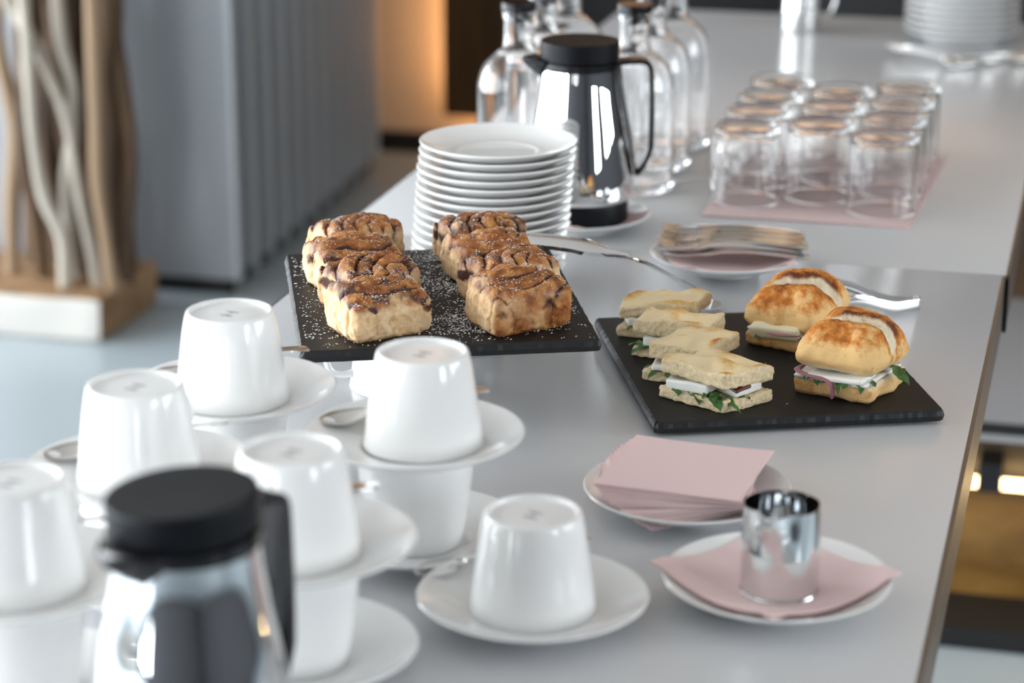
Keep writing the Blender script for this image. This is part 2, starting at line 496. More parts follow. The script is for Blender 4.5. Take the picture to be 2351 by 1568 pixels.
for i, (pts, r, k, y) in enumerate(B):
    obj('branch', stick([pix(*q) for q in pts], r, k, y, i), p)

# low lit bench beside the table
p = empty('lit_bench', (-.30, 3.04, 0))
tag(p, 'low bench with grey top and an amber front lit by warm tubes', 'bench')
obj('top', box_mesh('top', 0, 2.2, 0, .61, .305, .333, 'bench_top', .003), p)
obj('fascia', box_mesh('fascia', .01, 2.19, .085, .12, .205, .305, 'bench_dark'), p)
obj('amber_panel', box_mesh('amber_panel', .01, 2.19, .125, .15, .03, .205, 'amber'), p)
obj('plinth', box_mesh('plinth', 0, 2.2, .0, .60, 0, .03, 'black_wall'), p)
obj('top_trim', box_mesh('top_trim', -.002, 2.202, -.004, .0, .318, .333, 'black_wall'), p)
obj('core', box_mesh('core', .01, 2.19, .151, .60, .03, .305, 'bench_dark'), p)
for i, (a, b) in enumerate([(.02, .166), (.199, .75), (.785, 1.35), (1.385, 1.95)]):
    obj('light_tube', tube_mesh('light_tube', [(a, .05, .228), (a + .004, .05, .228), (b - .004, .05, .228), (b, .05, .228)], lambda t: .008, 'tube'), p)
for a in (.166, .75, 1.35):
    obj('tube_holder', box_mesh('tube_holder', a + .002, a + .033, .03, .085, .222, .262, 'black_wall'), p)

# ------------------------------------------------------------------ tables
def table(loc, w, l, label, near):
    p = empty('buffet_table', loc); tag(p, label, 'table', 'buffet tables pushed end to end')
    obj('tabletop', box_mesh('tabletop', 0, w, 0, l, T - .05, T, 'table_top', .0008), p)
    t = .0035
    seam = (0, w, -t, 0) if near else (0, w, l, l + t)
    for nm, a in (('long', (w, w + t, -t, l + t)), ('long', (-t, 0, -t, l + t)), ('short', seam)):
        obj('edge_band', box_mesh('edge_band', a[0], a[1], max(a[2], -t if near else .0), min(a[3], l if near else l + t), T - .052, T - .0012, 'table_edge'), p)
    for x in (.14, w - .14):
        for y in (.06, l - .06):
            obj('leg', box_mesh('leg', x - .022, x + .022, y - .022, y + .022, 0, T - .05, 'dark_metal', .003), p)
    obj('under_frame', box_mesh('under_frame', .10, w - .10, .05, l - .05, T - .085, T - .051, 'dark_metal'), p)
    return p
t1 = table((-.7465, .80, 0), .659, 1.479, 'light grey buffet table carrying the pastry boards and coffee cups', True)
obj('seam_gap_shadow', box_mesh('seam_gap_shadow', .6628, .6662, 1.465, 1.4790, T - .055, T, 'black_plastic'), t1)  # added black strip standing in for the shadowed gap between the tables
table((-.775, 2.2797, 0), .691, 1.475, 'light grey buffet table carrying the bottles and drinking glasses', False)

# ------------------------------------------------------------------ crockery
W_Z = .008                                     # height of a saucer's well
saucer_me = lathe_mesh('saucer', smooth_prof([(0, .0030), (.0290, .0030)], 1) + [(.0300, .0026), (.0305, .0003), (.0312, 0), (.0325, 0), (.0333, .0005), (.0340, .0034)]
                       + smooth_prof([(.0350, .0040), (.046, .0062), (.058, .0098), (.069, .0150), (.0745, .0182)], 4)
                       + [(.0754, .0190), (.0756, .0197), (.0751, .0203), (.0742, .0203)]
                       + smooth_prof([(.0735, .0200), (.066, .0162), (.056, .0123), (.046, .0100), (.0400, .0095)], 4)
                       + [(.0382, .0092), (.0368, .0084), (.0350, .0080), (0, .0080)], 'porcelain', 72)
CUP_H = .067
cup_me = lathe_mesh('cup_bowl', [(0, .0030), (.0268, .0030), (.0280, .0025), (.0286, .0006), (.0293, 0), (.0304, 0), (.0313, .0007)]
                    + smooth_prof([(.0322, .0032), (.0346, .0155), (.0376, .0375), (.0406, .0612)], 5)
                    + [(.0415, .0655), (.0416, .0666), (.0411, .0670), (.0405, .0670), (.0398, .0662)]
                    + smooth_prof([(.0390, .0615), (.0357, .0375), (.0322, .0150), (.0290, .0095), (.024, .0076), (.012, .0070)], 4) + [(0, .0070)], 'porcelain', 72)
hp = spline([(.0345, 0, .0165), (.0450, 0, .0180), (.0560, 0, .0270), (.0610, 0, .0400), (.0570, 0, .0510), (.0475, 0, .0545), (.0385, 0, .0530)], 6)
handle_me = fix(mesh('cup_handle', *sweep(hp, lambda i, n: [(x * 1.5, y) for x, y in circ(.0029, 10)]), 60, ('porcelain',)))
mk = []
mv, mf = [], []
for x0, y0, x1, y1 in ((-.0056, -.005, -.0036, .005), (.0036, -.005, .0056, .005), (-.0036, -.0009, -.0016, .0009), (.0016, -.0009, .0036, .0009)):
    o = len(mv); mv += [(x0, y0, .0029), (x1, y0, .0029), (x1, y1, .0029), (x0, y1, .0029)]; mf.append((o + 3, o + 2, o + 1, o))
mark_me = mesh('maker_mark', mv, mf, 0, ('porcelain_foot',))

def cup(loc, rz, label, inverted, group='coffee cups'):
    e = empty('coffee_cup', loc, (PI if inverted else 0, 0, rz))
    if inverted: e.location.z += CUP_H
    tag(e, label, 'cup', group)
    obj('bowl', cup_me, e); obj('handle', handle_me, e); obj('maker_mark', mark_me, e)
    return e

def saucer(loc, label, group='saucers', name='saucer', s=1., cat='saucer'):
    o = obj(name, saucer_me, None, loc); o.scale = (s, s, 1)
    return tag(o, label, cat, group)

# teaspoon: bowl towards -x, handle towards +x, resting height z=0
def spoon_meshes():
    rows = []
    n = 16
    for i in range(n + 1):
        u = i / n; x = -.064 + .036 * u
        w = .0118 * math.sin(PI * min(1., u * .90 + .035)) ** .62 * (1 if u < .5 else 1 - .25 * (u - .5)) + .0015
        row = []
        for j in range(9):
            q = j / 4 - 1
            dip = .0055 * (1 - q * q) * math.sin(PI * min(1, u * .95 + .03)) ** .8
            row.append((x, w * q, .0068 - dip + .002 * u * u))
        rows.append(row)
    b = fix(mesh('spoon_bowl', *strip(rows, .0009), 60, ('cutlery',)))
    rows = []
    for i in range(19):
        u = i / 18; x = -.0285 + .0925 * u
        w = .0018 + .0040 * sst(.15, 1, u) if u < .96 else .0046
        z = .0086 + .0075 * math.sin(PI * min(1, u * .62)) - .0055 * u
        rows.append([(x, w * q, z + .0006 * (1 - q * q)) for q in (-1, -.6, 0, .6, 1)])
    h = fix(mesh('spoon_handle', *strip(rows, .0014), 50, ('cutlery',)))
    return b, h
sp_b, sp_h = spoon_meshes()
def spoon(loc, rz, label, group='teaspoons on the saucers', tilt=0.):
    e = empty('teaspoon', loc, (0, tilt, rz)); tag(e, label, 'spoon', group)
    obj('bowl', sp_b, e); obj('handle', sp_h, e); return e

VIEW = R(14.4)
def spoon_on(x, y, z, label, rz=R(42), off=(-.009, .050)):
    """teaspoon lying on a saucer behind the cup: bowl on the left rim"""
    c, s = math.cos(VIEW), math.sin(VIEW)
    spoon((x + off[0] * c - off[1] * s, y + off[0] * s + off[1] * c, z + .0128), rz, label)

def cup_stack(x, y, name, spoon_kw={}, sh=(0, 0)):
    saucer((x, y, T), 'lower white saucer, on the table, of the cup stack ' + name)
    cup((x, y, T + W_Z), R(96), 'upright white cup, lower tier of the cup stack ' + name, False)
    z = T + W_Z + CUP_H - .0047
    saucer((x, y, z), 'upper white saucer, balanced on a cup, of the cup stack ' + name)
    cup((x + sh[0], y + sh[1], z + .0097), R(80), 'upside-down white cup crowning the cup stack ' + name, True)
    spoon_on(x, y, z, 'steel teaspoon on the upper saucer of the cup stack ' + name, **spoon_kw)
cup_stack(-.4435, 1.458, 'before the bun board', sh=(.005, .003))
cup_stack(-.4600, 1.255, 'right of the near jug')
cup_stack(-.600, 1.518, 'left of the bun board')
cup_stack(-.600, 1.347, 'behind the near jug')
cup_stack(-.601, 1.166, 'cut by the left border')
# single place setting
saucer((-.337, 1.365, T), 'white saucer under the lone cup beside the creamer plate')
cup((-.337, 1.365, T + .0097), R(80), 'upside-down white coffee cup standing alone on a saucer near the creamer', True)
spoon_on(-.337, 1.365, T, 'steel teaspoon on the lone cup\'s saucer with bowl over the rim', rz=R(40), off=(-.019, .062))

# cups carrying the bun board
cup((-.5635, 1.806, T), R(196 + 12), 'upside-down white cup with handle showing, propping up the bun board', True)

cup((-.545, 1.930, T), R(100), 'upside-down white cup hidden below the back of the bun board', True)

# tall stack of small plates
rnd = random.Random(3)
N_ST = 16
ORD = 'first second third fourth fifth sixth seventh eighth ninth tenth eleventh twelfth thirteenth fourteenth fifteenth sixteenth'.split()
for i in range(N_ST):
    t = i / (N_ST - 1)
    lab = ('topmost white plate of the tall stack beside the vacuum jug' if i == N_ST - 1 else
           'white plate, %s from the top of the tall stack beside the vacuum jug' % ORD[N_ST - 1 - i])
    saucer((-.571 + .010 * t + rnd.uniform(-.0008, .0008), 2.128 + rnd.uniform(-.0008, .0008), T + W_Z * i * 1.02), lab, 'plates stacked by the vacuum jug', 'plate', cat='plate')
# far stack
fp_me = lathe_mesh('dinner_plate', [(0, .004), (.050, .004), (.051, 0), (.055, 0), (.056, .003), (.066, .0045), (.083, .0128), (.0862, .0150), (.0868, .0160), (.0860, .0166), (.083, .0158), (.066, .0085), (.058, .0075), (.057, .0100), (0, .0100)], 'porcelain', 56)
for i in range(11):
    o = obj('dinner_plate', fp_me, None, (-.222, 3.60, T + .0101 * i))
    tag(o, 'white dinner plate, %s from the bottom of the stack at the far table end' % ORD[i], 'plate', 'dinner plates at the far end')

# plates for creamer, napkins, forks, back jug
saucer((-.188, 1.434, T), 'white plate under the small steel creamer jug', 'small plates', 'plate', cat='plate')
saucer((-.275, 1.582, T), 'white plate holding the fan of pink napkins', 'small plates', 'plate', cat='plate')
saucer((-.353, 2.226, T), 'white plate holding the pile of forks', 'small plates', 'plate', cat='plate')
saucer((-.531, 2.347, T), 'white plate under the far vacuum jug', 'small plates', 'plate', cat='plate')

# ------------------------------------------------------------------ vacuum jugs
def jug_meshes():
    d = {}
    d['base'] = lathe_mesh('jug_base', [(0, 0), (.0500, 0), (.0518, .0015), (.0520, .0200), (.0510, .0222), (0, .0222)], 'black_plastic', 64)
    d['body'] = lathe_mesh('jug_body', [(0, .0223)] + smooth_prof([(.0500, .0223), (.0555, .0240), (.0572, .0300), (.0566, .0450), (.0535, .0700), (.0490, .1000), (.0445, .1250), (.0415, .1450), (.0402, .1600)], 8) + [(0, .1600)], 'chrome', 80)
    d['collar'] = lathe_mesh('jug_collar', [(0, .1602), (.0405, .1602), (.0412, .1612), (.0412, .1680), (.0395, .1688), (0, .1688)], 'black_gloss', 64)
    d['lid'] = lathe_mesh('jug_lid', [(0, -.0100), (.0395, -.0100), (.0408, -.0092), (.0410, .0080), (.0402, .0094), (.0390, .0098), (0, .0092)], 'black_plastic', 64)
    b = bmesh.new()
    for x, w, z0, z1 in ((-.036, .026, .1480, .1690), (-.047, .017, .1560, .1700), (-.058, .008, .1650, .1712), (-.0605, .005, .1685, .1715)):
        for s in (-1, 1):
            b.verts.new((x, s * w, z1)); b.verts.new((x, s * w * .35, z0))
    bmesh.ops.convex_hull(b, input=b.verts)
    bmesh.ops.bevel(b, geom=b.edges[:], offset=.0010, segments=2, affect='EDGES')
    me = bpy.data.meshes.new('jug_spout'); b.to_mesh(me); b.free(); me.materials.append(M['black_gloss'])
    me.polygons.foreach_set('use_smooth', [True] * len(me.polygons)); d['spout'] = me
    def rsec(i, n): return [(-.011, -.0022), (.011, -.0022), (.0115, 0), (.011, .0022), (-.011, .0022), (-.0115, 0)]
    path = [(.040, 0, .1655), (.055, 0, .1672), (.0650, 0, .1668), (.0705, 0, .1640), (.0735, 0, .1580), (.0745, 0, .140), (.0750, 0, .110), (.0745, 0, .080), (.0730, 0, .0720), (.0690, 0, .0620), (.0630, 0, .0520), (.0590, 0, .0480)]
    path = spline(path, 4)
    d['handle'] = fix(mesh('jug_handle', *sweep(path, rsec), 50, ('black_gloss',)))
    path = spline([(.0590, 0, .0470), (.0555, 0, .0700), (.0508, 0, .1000), (.0462, 0, .1250), (.0430, 0, .1450), (.0415, 0, .1620)], 4)
    d['handle_spine'] = fix(mesh('jug_handle_spine', *sweep(path, lambda i, n: [(-.008, -.0012), (.008, -.0012), (.008, .0012), (-.008, .0012)]), 40, ('black_gloss',)))
    return d
JM = jug_meshes()
def vacuum_jug(loc, rz, label, lid_tilt=(0, 0, 0)):
    e = empty('vacuum_jug', loc, (0, 0, rz)); tag(e, label, 'jug', 'vacuum jugs')
    for k in ('base', 'body', 'collar', 'spout', 'handle', 'handle_spine'): obj(k, JM[k], e)
    obj('lid', JM['lid'], e, (0, 0, .1790), lid_tilt)
    return e
vacuum_jug((-.531, 2.347, T + .0131), R(16), 'chrome vacuum jug with black lid standing behind the plate stack')
vacuum_jug((-.4535, 1.071, T), R(71), 'chrome vacuum jug with black lid, large and blurred among the cups', (R(-3), R(-2), 0))

# ------------------------------------------------------------------ glass bottles and tumblers
bo = smooth_prof([(.0440, .0015), (.0466, .0050), (.0470, .0120), (.0470, .1050), (.0455, .1230), (.0400, .1390), (.0290, .1500), (.0200, .1580), (.0172, .1680), (.0168, .1900)], 5)
bi = smooth_prof([(.0150, .1950), (.0148, .1690), (.0176, .1600), (.0270, .1515), (.0375, .1400), (.0430, .1230), (.0445, .1050), (.0445, .0180), (.0420, .0120), (.030, .0095)], 5)
bottle_me = lathe_mesh('bottle_glass', [(0, .0035), (.036, .0030), (.0400, 0)] + bo + [(.0180, .1915), (.0186, .1935), (.0186, .1985), (.0176, .2000), (.0156, .2000)] + bi + [(0, .0100)], 'glass', 48, 60)
stop_me = lathe_mesh('bottle_stopper', [(0, .1880), (.0140, .1880), (.0147, .1890), (.0147, .2001), (.0192, .2003), (.0198, .2010), (.0198, .2080), (.0190, .2092), (0, .2092)], 'black_gloss', 40)
def bottle(x, y, label):
    e = empty('glass_bottle', (x, y, T)); tag(e, label, 'bottle', 'glass water bottles')
    obj('glass_body', bottle_me, e); obj('stopper', stop_me, e); return e
bottle(-.640, 2.520, 'clear glass bottle at the left table edge, nearest of the left row')
bottle(-.641, 2.640, 'clear glass bottle in the middle of the left row of bottles')
bottle(-.640, 2.755, 'clear glass bottle at the far end of the left row of bottles')
bottle(-.513, 2.540, 'clear glass bottle right behind the vacuum jug handle, nearest of its row')
bottle(-.515, 2.652, 'clear glass bottle in the middle of the row behind the vacuum jug handle')
bottle(-.512, 2.764, 'clear glass bottle farthest back in the row beside the tumblers')

GH = .085
tum_me = lathe_mesh('tumbler', [(0, .0050), (.0300, .0045), (.0330, .0010)] + [(.0345, 0), (.0362, .0010), (.0370, .0040), (.0378, .0400), (.0384, .0835), (.0380, .0848), (.0373, .0848), (.0369, .0835), (.0362, .0400), (.0350, .0120), (.0320, .0085), (0, .0080)], 'glass', 48, 60)
rows = [('left', -.380, (2.507, 2.597, 2.682, 2.780)), ('middle', -.303, (2.545, 2.640, 2.735)), ('right', -.229, (2.500, 2.590, 2.686, 2.780))]
ordn = ['first and nearest', 'second', 'third', 'fourth and farthest']
for nm, x, ys in rows:
    for i, y in enumerate(ys):
        o = obj('tumbler', tum_me, None, (x, y, T + .0024 + GH), (PI, 0, .4 * i))
        tag(o, 'upside-down clear tumbler, %s in the %s row on the pink napkins' % (ordn[i] if not (nm == 'middle' and i == 2) else 'third and farthest', nm), 'glass', 'tumblers upside down on pink napkins')

# ------------------------------------------------------------------ pink napkins
def napkin_mesh(w, l, th, seed, wave=.0008, drape=None, n=14):
    rows = []
    for i in range(n + 1):
        row = []
        for j in range(n + 1):
            x, y = w * (i / n - .5), l * (j / n - .5)
            z = wave * noise.noise(Vector((x * 18, y * 18, seed * 3.1)))
            if drape: z += drape(x, y)
            row.append((x, y, z + th))
        rows.append(row)
    return fix(mesh('napkin', *strip(rows, th), 50, ('pink',)))
def napkin(me, loc, rz, label, group='pink paper napkins'):
    return tag(obj('napkin', me, None, loc, (0, 0, rz)), label, 'napkin', group)

# under the tumblers: a large one on a second one
napkin(napkin_mesh(.222, .345, .0010, 1, .0), (-.296, 2.610, T + .0002), R(-2.5), 'pink napkin lying lowest under the tumblers, peeking out at their side')
napkin(napkin_mesh(.220, .325, .0010, 2, .0), (-.306, 2.596, T + .0013), R(.5), 'large pink napkin spread on top directly beneath the tumblers')

# draped over small plates: follow the saucer's inside
def saucer_top(x, y):
    r = math.hypot(x, y)
    pts = [(0, .0080), (.036, .0082), (.040, .0095), (.046, .0100), (.056, .0123), (.066, .0162), (.0745, .0204), (.2, .0204)]
    for (r0, z0), (r1, z1) in zip(pts, pts[1:]):
        if r <= r1: return z0 + (z1 - z0) * (r - r0) / (r1 - r0)
    return .0204
me = napkin_mesh(.118, .118, .0012, 4, .0, lambda x, y: saucer_top(x, y) * 1.0 + .0006 + .0016 * sst(.03, .07, math.hypot(x, y)), 26)
napkin(me, (-.190, 1.437, T), R(45 + 8), 'pink napkin folded under the small steel creamer jug')
napkin(me, (-.353, 2.222, T), R(20), 'pink napkin lying under the pile of forks')
me = napkin_mesh(.108, .108, .0010, 5, .0, lambda x, y: saucer_top(x, y) + .0005 + .0014 * sst(.055, .075, math.hypot(x, y)), 22)
napkin(me, (-.529, 2.347, T), R(52), 'pink napkin under the far vacuum jug')
# fan of napkins
NF = 18
rnd = random.Random(11)
for i in range(NF):
    t = i / (NF - 1)
    me = napkin_mesh(.097 + .009 * t, .098 + .010 * t, .0011, 20 + i, .0011 * (.4 + t))
    ang = R(-5 + 46 * (1 - t) ** 1.1)
    z = .0100 + .00128 * i
    lab = 'topmost pink napkin of the fanned stack on the plate' if i == NF - 1 else 'pink napkin within the fanned stack on the plate, below its topmost'
    sh = .010 * (1 - t)
    napkin(me, (-.277 - .006 * (1 - t) + rnd.uniform(-.001, .001), 1.585 - .004 * (1 - t) + rnd.uniform(-.001, .001), T + z), ang, lab, 'fanned pink napkins')

# ------------------------------------------------------------------ creamer jug
def creamer():
    e = empty('creamer_jug', (-.186, 1.432, T + .0098), (0, 0, R(-94)))
    tag(e, 'small polished steel creamer jug with a pouring lip', 'jug')
    prof = [(0, .0), (.0235, .0), (.0252, .0012)] + smooth_prof([(.0258, .004), (.0260, .027), (.0256, .048), (.0252, .0610)], 6) + [(.0246, .0612)] + smooth_prof([(.0244, .0600), (.0250, .044), (.0252, .020), (.0240, .003)], 5) + [(0, .0015)]
    v, f = lathe(prof, 72)
    out = []
    for p in v:
        r = math.hypot(p[0], p[1])
        if r < 1e-6: out.append(p); continue
        a = math.atan2(p[1], p[0])
        k = .0105 * math.exp(-(a / .24) ** 2) * sst(.033, .061, p[2]) - .0022 * (math.exp(-((abs(a) - .55) / .2) ** 2)) * sst(.038, .061, p[2])
        z = p[2] + .0022 * math.exp(-(a / .25) ** 2) * sst(.047, .061, p[2])
        out.append((p[0] * (r + k) / r, p[1] * (r + k) / r, z))
    obj('jug_wall', fix(mesh('creamer_wall', out, f, 50, ('steel',))), e)
    obj('base_rim', lathe_mesh('creamer_base_rim', [(.0240, 0), (.0262, .0003), (.0264, .0014), (.0258, .0024)], 'steel_soft', 64), e)
creamer()

# ------------------------------------------------------------------ forks
def fork_meshes():
    rows = []
    for i in range(22):
        u = i / 21; x = -.030 + .104 * u
        if u < .25: w = .0090 - .0064 * sst(.02, .25, u)
        else: w = .0030 + .0046 * sst(.28, .90, u)
        if u > .97: w *= .8
        z = .004 + .0060 * math.sin(PI * min(1, .15 + u * .7)) - .001 * u
        rows.append([(x, w * q, z + .0007 * (1 - q * q)) for q in (-1, -.5, 0, .5, 1)])
    h = fix(mesh('fork_handle', *strip(rows, .0022), 50, ('cutlery',)))
    rows = []
    for i in range(9):
        u = i / 8; x = -.029 - .038 * u
        w = .0015 - .0006 * u
        z = .0072 - .0042 * math.sin(PI * .55 * u) + .0035 * u * u
        rows.append([(x, w * q, z) for q in (-1, 0, 1)])
    return h, fix(mesh('fork_tine', *strip(rows, .0015), 50, ('cutlery',)))
fk_h, fk_t = fork_meshes()
def fork(loc, rot, label, group):
    e = empty('fork', loc, rot); tag(e, label, 'fork', group)
    obj('handle', fk_h, e)
    for q in (-3, -1, 1, 3): obj('tine', fk_t, e, (0, .0024 * q, 0))
    return e
rnd = random.Random(8)
for i in range(15):
    lay, k = divmod(i, 5)
    off = (k - 2) * .0125 + (.003 if lay % 2 else -.003) + rnd.uniform(-.001, .001)
    c, s = math.cos(R(8)), math.sin(R(8))
    fork((-.352 - off * s + rnd.uniform(-.004, .004), 2.236 + off * c, T + .0175 + .0044 * lay + .0006 * k), (0, 0, R(8 + rnd.uniform(-2.5, 2.5) - 2.0 * k)),
         'steel fork in the pile on the pink napkin plate', 'forks piled on a plate')
for i, (x, y, a, k) in enumerate([(-.262, 3.425, -30, 's'), (-.240, 3.405, -24, 's'), (-.255, 3.390, -38, 's'), (-.165, 3.43, 25, 'f'), (-.150, 3.41, 15, 'f'), (-.17, 3.385, 35, 'f')]):
    if k == 's': spoon((x, y, T + .002), R(a + 180), 'steel teaspoon lying in front of the far plate stack', 'spoons at the far end')
    else: fork((x, y, T + .0), (0, 0, R(a)), 'steel fork lying in front of the far plate stack', 'forks at the far end')

# far steel pitcher
e = empty('steel_pitcher', (-.468, 3.612, T), (0, 0, R(10)))
tag(e, 'small steel milk pitcher with loop handle at the far table end', 'pitcher')
obj('pitcher_body', lathe_mesh('pitcher_body', [(0, 0), (.028, 0), (.0300, .002)] + smooth_prof([(.0300, .004), (.0298, .030), (.0275, .060), (.0265, .085), (.0285, .095)], 5) + [(.0275, .095), (.0255, .084), (.0265, .058), (.0285, .030), (.028, .004), (0, .003)], 'steel_soft', 48), e)
obj('handle', tube_mesh('pitcher_handle', spline([(.027, 0, .083), (.045, 0, .084), (.053, 0, .070), (.052, 0, .045), (.044, 0, .027), (.029, 0, .024)], 6), .0032, 'steel_soft'), e)

# ------------------------------------------------------------------ slate boards
BW, BL, BT = .240, .292, .0095
def slate_mesh(seed):
    rn = random.Random(seed)
    per = []
    n1, n2 = 60, 72
    rc = .008
    cor = [(-BW / 2, -BL / 2), (BW / 2, -BL / 2), (BW / 2, BL / 2), (-BW / 2, BL / 2)]
    for q, n in ((0, n1), (1, n2), (2, n1), (3, n2)):
        a, b = cor[q], cor[(q + 1) % 4]
        for i in range(n): per.append((a[0] + (b[0] - a[0]) * i / n, a[1] + (b[1] - a[1]) * i / n))
    N = len(per); v, f, fm = [], [], []
    def nudge(p, d):                      # move inwards by d, with the corner knocked off
        x, y = p
        sx, sy = (1 if x > 0 else -1), (1 if y > 0 else -1)
        ex, ey = BW / 2 - abs(x), BL / 2 - abs(y)
        if ex < 1e-6: x -= sx * d
        if ey < 1e-6: y -= sy * d
        if ex + ey < rc * .6: x -= sx * (rc * .6 - ex - ey) * .4; y -= sy * (rc * .6 - ex - ey) * .4
        return x, y
    jit = [rn.uniform(0, .0008) for _ in per]
    for lev, (d, z) in enumerate(((.0028, BT), (.0012, BT - .0014), (0, BT * .45), (.0014, 0))):
        for i, p in enumerate(per):
            j = jit[i] if lev in (1, 2) else jit[i] * .5
            x, y = nudge(p, d + j); v.append((x, y, z - (rn.uniform(0, .0006) if lev == 1 else 0)))
    for lev in range(3):
        for i in range(N):
            j = (i + 1) % N; o = lev * N
            f.append((o + j, o + i, o + N + i, o + N + j)); fm.append(1)
    f.append(tuple(range(N))); fm.append(0)
    f.append(tuple(reversed(range(3 * N, 4 * N)))); fm.append(0)
    return fix(mesh('slate', v, f, 0, ('slate', 'slate_edge'), fm))
BROT = R(22)
foot_me = lathe_mesh('foot', [(0, 0), (.006, 0), (.0065, .0005), (.0065, .0030), (0, .0030)], 'black_plastic', 20)
def board(c, z, label, seed):
    e = empty('slate_board', (c[0], c[1], z), (0, 0, BROT)); tag(e, label, 'board', 'slate serving boards')
    obj('slate', slate_mesh(seed), e, (0, 0, .003))
    for sx in (-1, 1):
        for sy in (-1, 1): obj('foot', foot_me, e, (sx * .10, sy * .125, 0))
    return e
B1, B2 = (-.537, 1.824), (-.272, 1.908)
Z1 = T + CUP_H - .003                           # slate rests on the cup, feet hang free
Z2 = T
board(B1, Z1, 'black slate board raised on a cup, dusted with icing sugar, holding cinnamon buns', 1)
board(B2, Z2, 'black slate board lying on the table with sandwiches', 2)
Z1T, Z2T = Z1 + .003 + BT, Z2 + .003 + BT

def flakes(name, pts, rn, parent=None, k='sugar'):
    v, f = [], []
    for p, r in pts:
        o = len(v); a = rn.uniform(0, PI); h = r * rn.uniform(.35, .8)
        for i in range(4):
            q = r * rn.uniform(.6, 1.25)
            v.append((p[0] + q * math.cos(a + i * PI / 2), p[1] + q * math.sin(a + i * PI / 2), p[2] + h * .3))
        v.append((p[0], p[1], p[2] + h)); v.append((p[0], p[1], p[2] - h * .3))
        for i in range(4):
            j = (i + 1) % 4; f += [(o + i, o + j, o + 4), (o + j, o + i, o + 5)]
    return mesh(name, v, f, 0, (k,))

# icing sugar strewn over the bun board
rn = random.Random(21)
pts = []
while len(pts) < 5600:
    x, y = rn.uniform(-BW / 2 + .006, BW / 2 - .006), rn.uniform(-BL / 2 + .006, BL / 2 - .006)
    dens = noise.noise(Vector((x * 16, y * 16, 3.))) * .5 + .5 + .35 * noise.noise(Vector((x * 60, y * 60, 1.)))
    dens *= 1. - .55 * sst(.05, .12, abs(x + .01)) * (1 if x < 0 else .35)
    if y < -.115: dens *= .45
    if rn.random() < dens * dens * 1.3: pts.append(((x, y, .0001), rn.uniform(.00040, .00100) * (1.4 if rn.random() < .15 else 1)))
o = obj('icing_sugar', flakes('icing_sugar', pts, rn), None, (B1[0], B1[1], Z1T), (0, 0, BROT))
tag(o, 'white icing sugar strewn over the bun board', 'icing sugar', kind='stuff')

# ------------------------------------------------------------------ cinnamon buns
def bun_mesh(seed, hx, hy, h, cx, cy, lam, cin=.5, baked=(0, 0, 0, 0), lean=0., ex=1.):
    """swirl seen from above with its centre at (cx, cy); baked = golden crust on the -y, +x, +y, -x sides"""
    v, f = rbox(hx, hy, h / 2, (60, 50, 22), .0060)
    top, ci, bk = [], [], []
    sv = Vector((seed * 7.3, seed * 3.1, seed * 1.7))
    for p in v:
        x, y, z = p; t = z / h
        wt = sst(.72, .93, t)
        nx, ny = x / hx, y / hy
        wob = noise.noise(p * 33 + sv)
        d = math.hypot((x - cx) * ex, y - cy) + .0042 * wob
        s = d / lam + math.atan2(y - cy, x - cx) / (2 * PI)
        ph = s - math.floor(s)
        lay = noise.noise(Vector((math.floor(s) * 3.3, seed * 2.2, math.atan2(y - cy, x - cx) * .8)))
        ridge = (1 - (2 * ph - 1) ** 2) ** .55
        groove = sst(.74, .15, ridge)
        bulge = 1 + .05 * math.sin(PI * min(1, t * 1.1)) - .03 * (1 - t) * (1 - t)
        q = Vector((x * bulge, y * bulge, z))
        q.z += t * .0065 * (1 - .75 * nx * nx) * (1 - .75 * ny * ny) + lean * t * ny
        q.z += wt * (.0058 * ridge - .0045 + .0030 * lay)
        q += noise.noise_vector(p * 38 + sv) * .0030 * (.3 + .7 * min(1, t * 2))
        side = sst(.93, .6, t)
        q += noise.noise_vector(p * 120 + sv) * .0010 + noise.noise_vector(p * 260 + sv) * .0007 * (.5 + side) + noise.noise_vector(p * 560 + sv) * .0004
        edge_in = sst(.5, 1., abs(ny)) if abs(ny) > abs(nx) else sst(.5, 1., abs(nx))
        q -= Vector((x, y, 0)) * .07 * side * groove * edge_in
        if t < .03: q.z = max(0., q.z * .3)
        v_top = wt * (1 - .55 * sst(.15, .5, noise.noise(p * 75 + sv * 3)) * sst(.55, .9, max(abs(nx), abs(ny))))
        b = baked[0] * sst(.80, .97, -ny) + baked[1] * sst(.80, .97, nx) + baked[2] * sst(.80, .97, ny) + baked[3] * sst(.80, .97, -nx)
        b *= .95 + .7 * noise.noise(p * 45 + sv)
        b += sst(.10, 0, t) * .8                      # baked underside
        blot = sst(.10, .36, noise.noise(p * 34 + sv * 2)) * sst(.42, .62, t) * .8 * (1 - wt)
        patch = sst(-.15, .45, noise.noise(p * 48 + sv) + .45 * noise.noise(p * 150 + sv))
        c = wt * (groove * (.50 + cin * .7) + cin * .75 * patch) + blot * cin * 1.2 + .34 * side * groove * sst(.5, .75, t)
        top.append(v_top); ci.append(max(0., min(1., c))); bk.append(max(0., min(1., b)))
        p.xyz = q
    me = mesh('bun_dough', v, f, 70, ('bun',))
    set_attr(me, top=top, cinnamon=ci, baked=bk)
    return fix(me), v, top

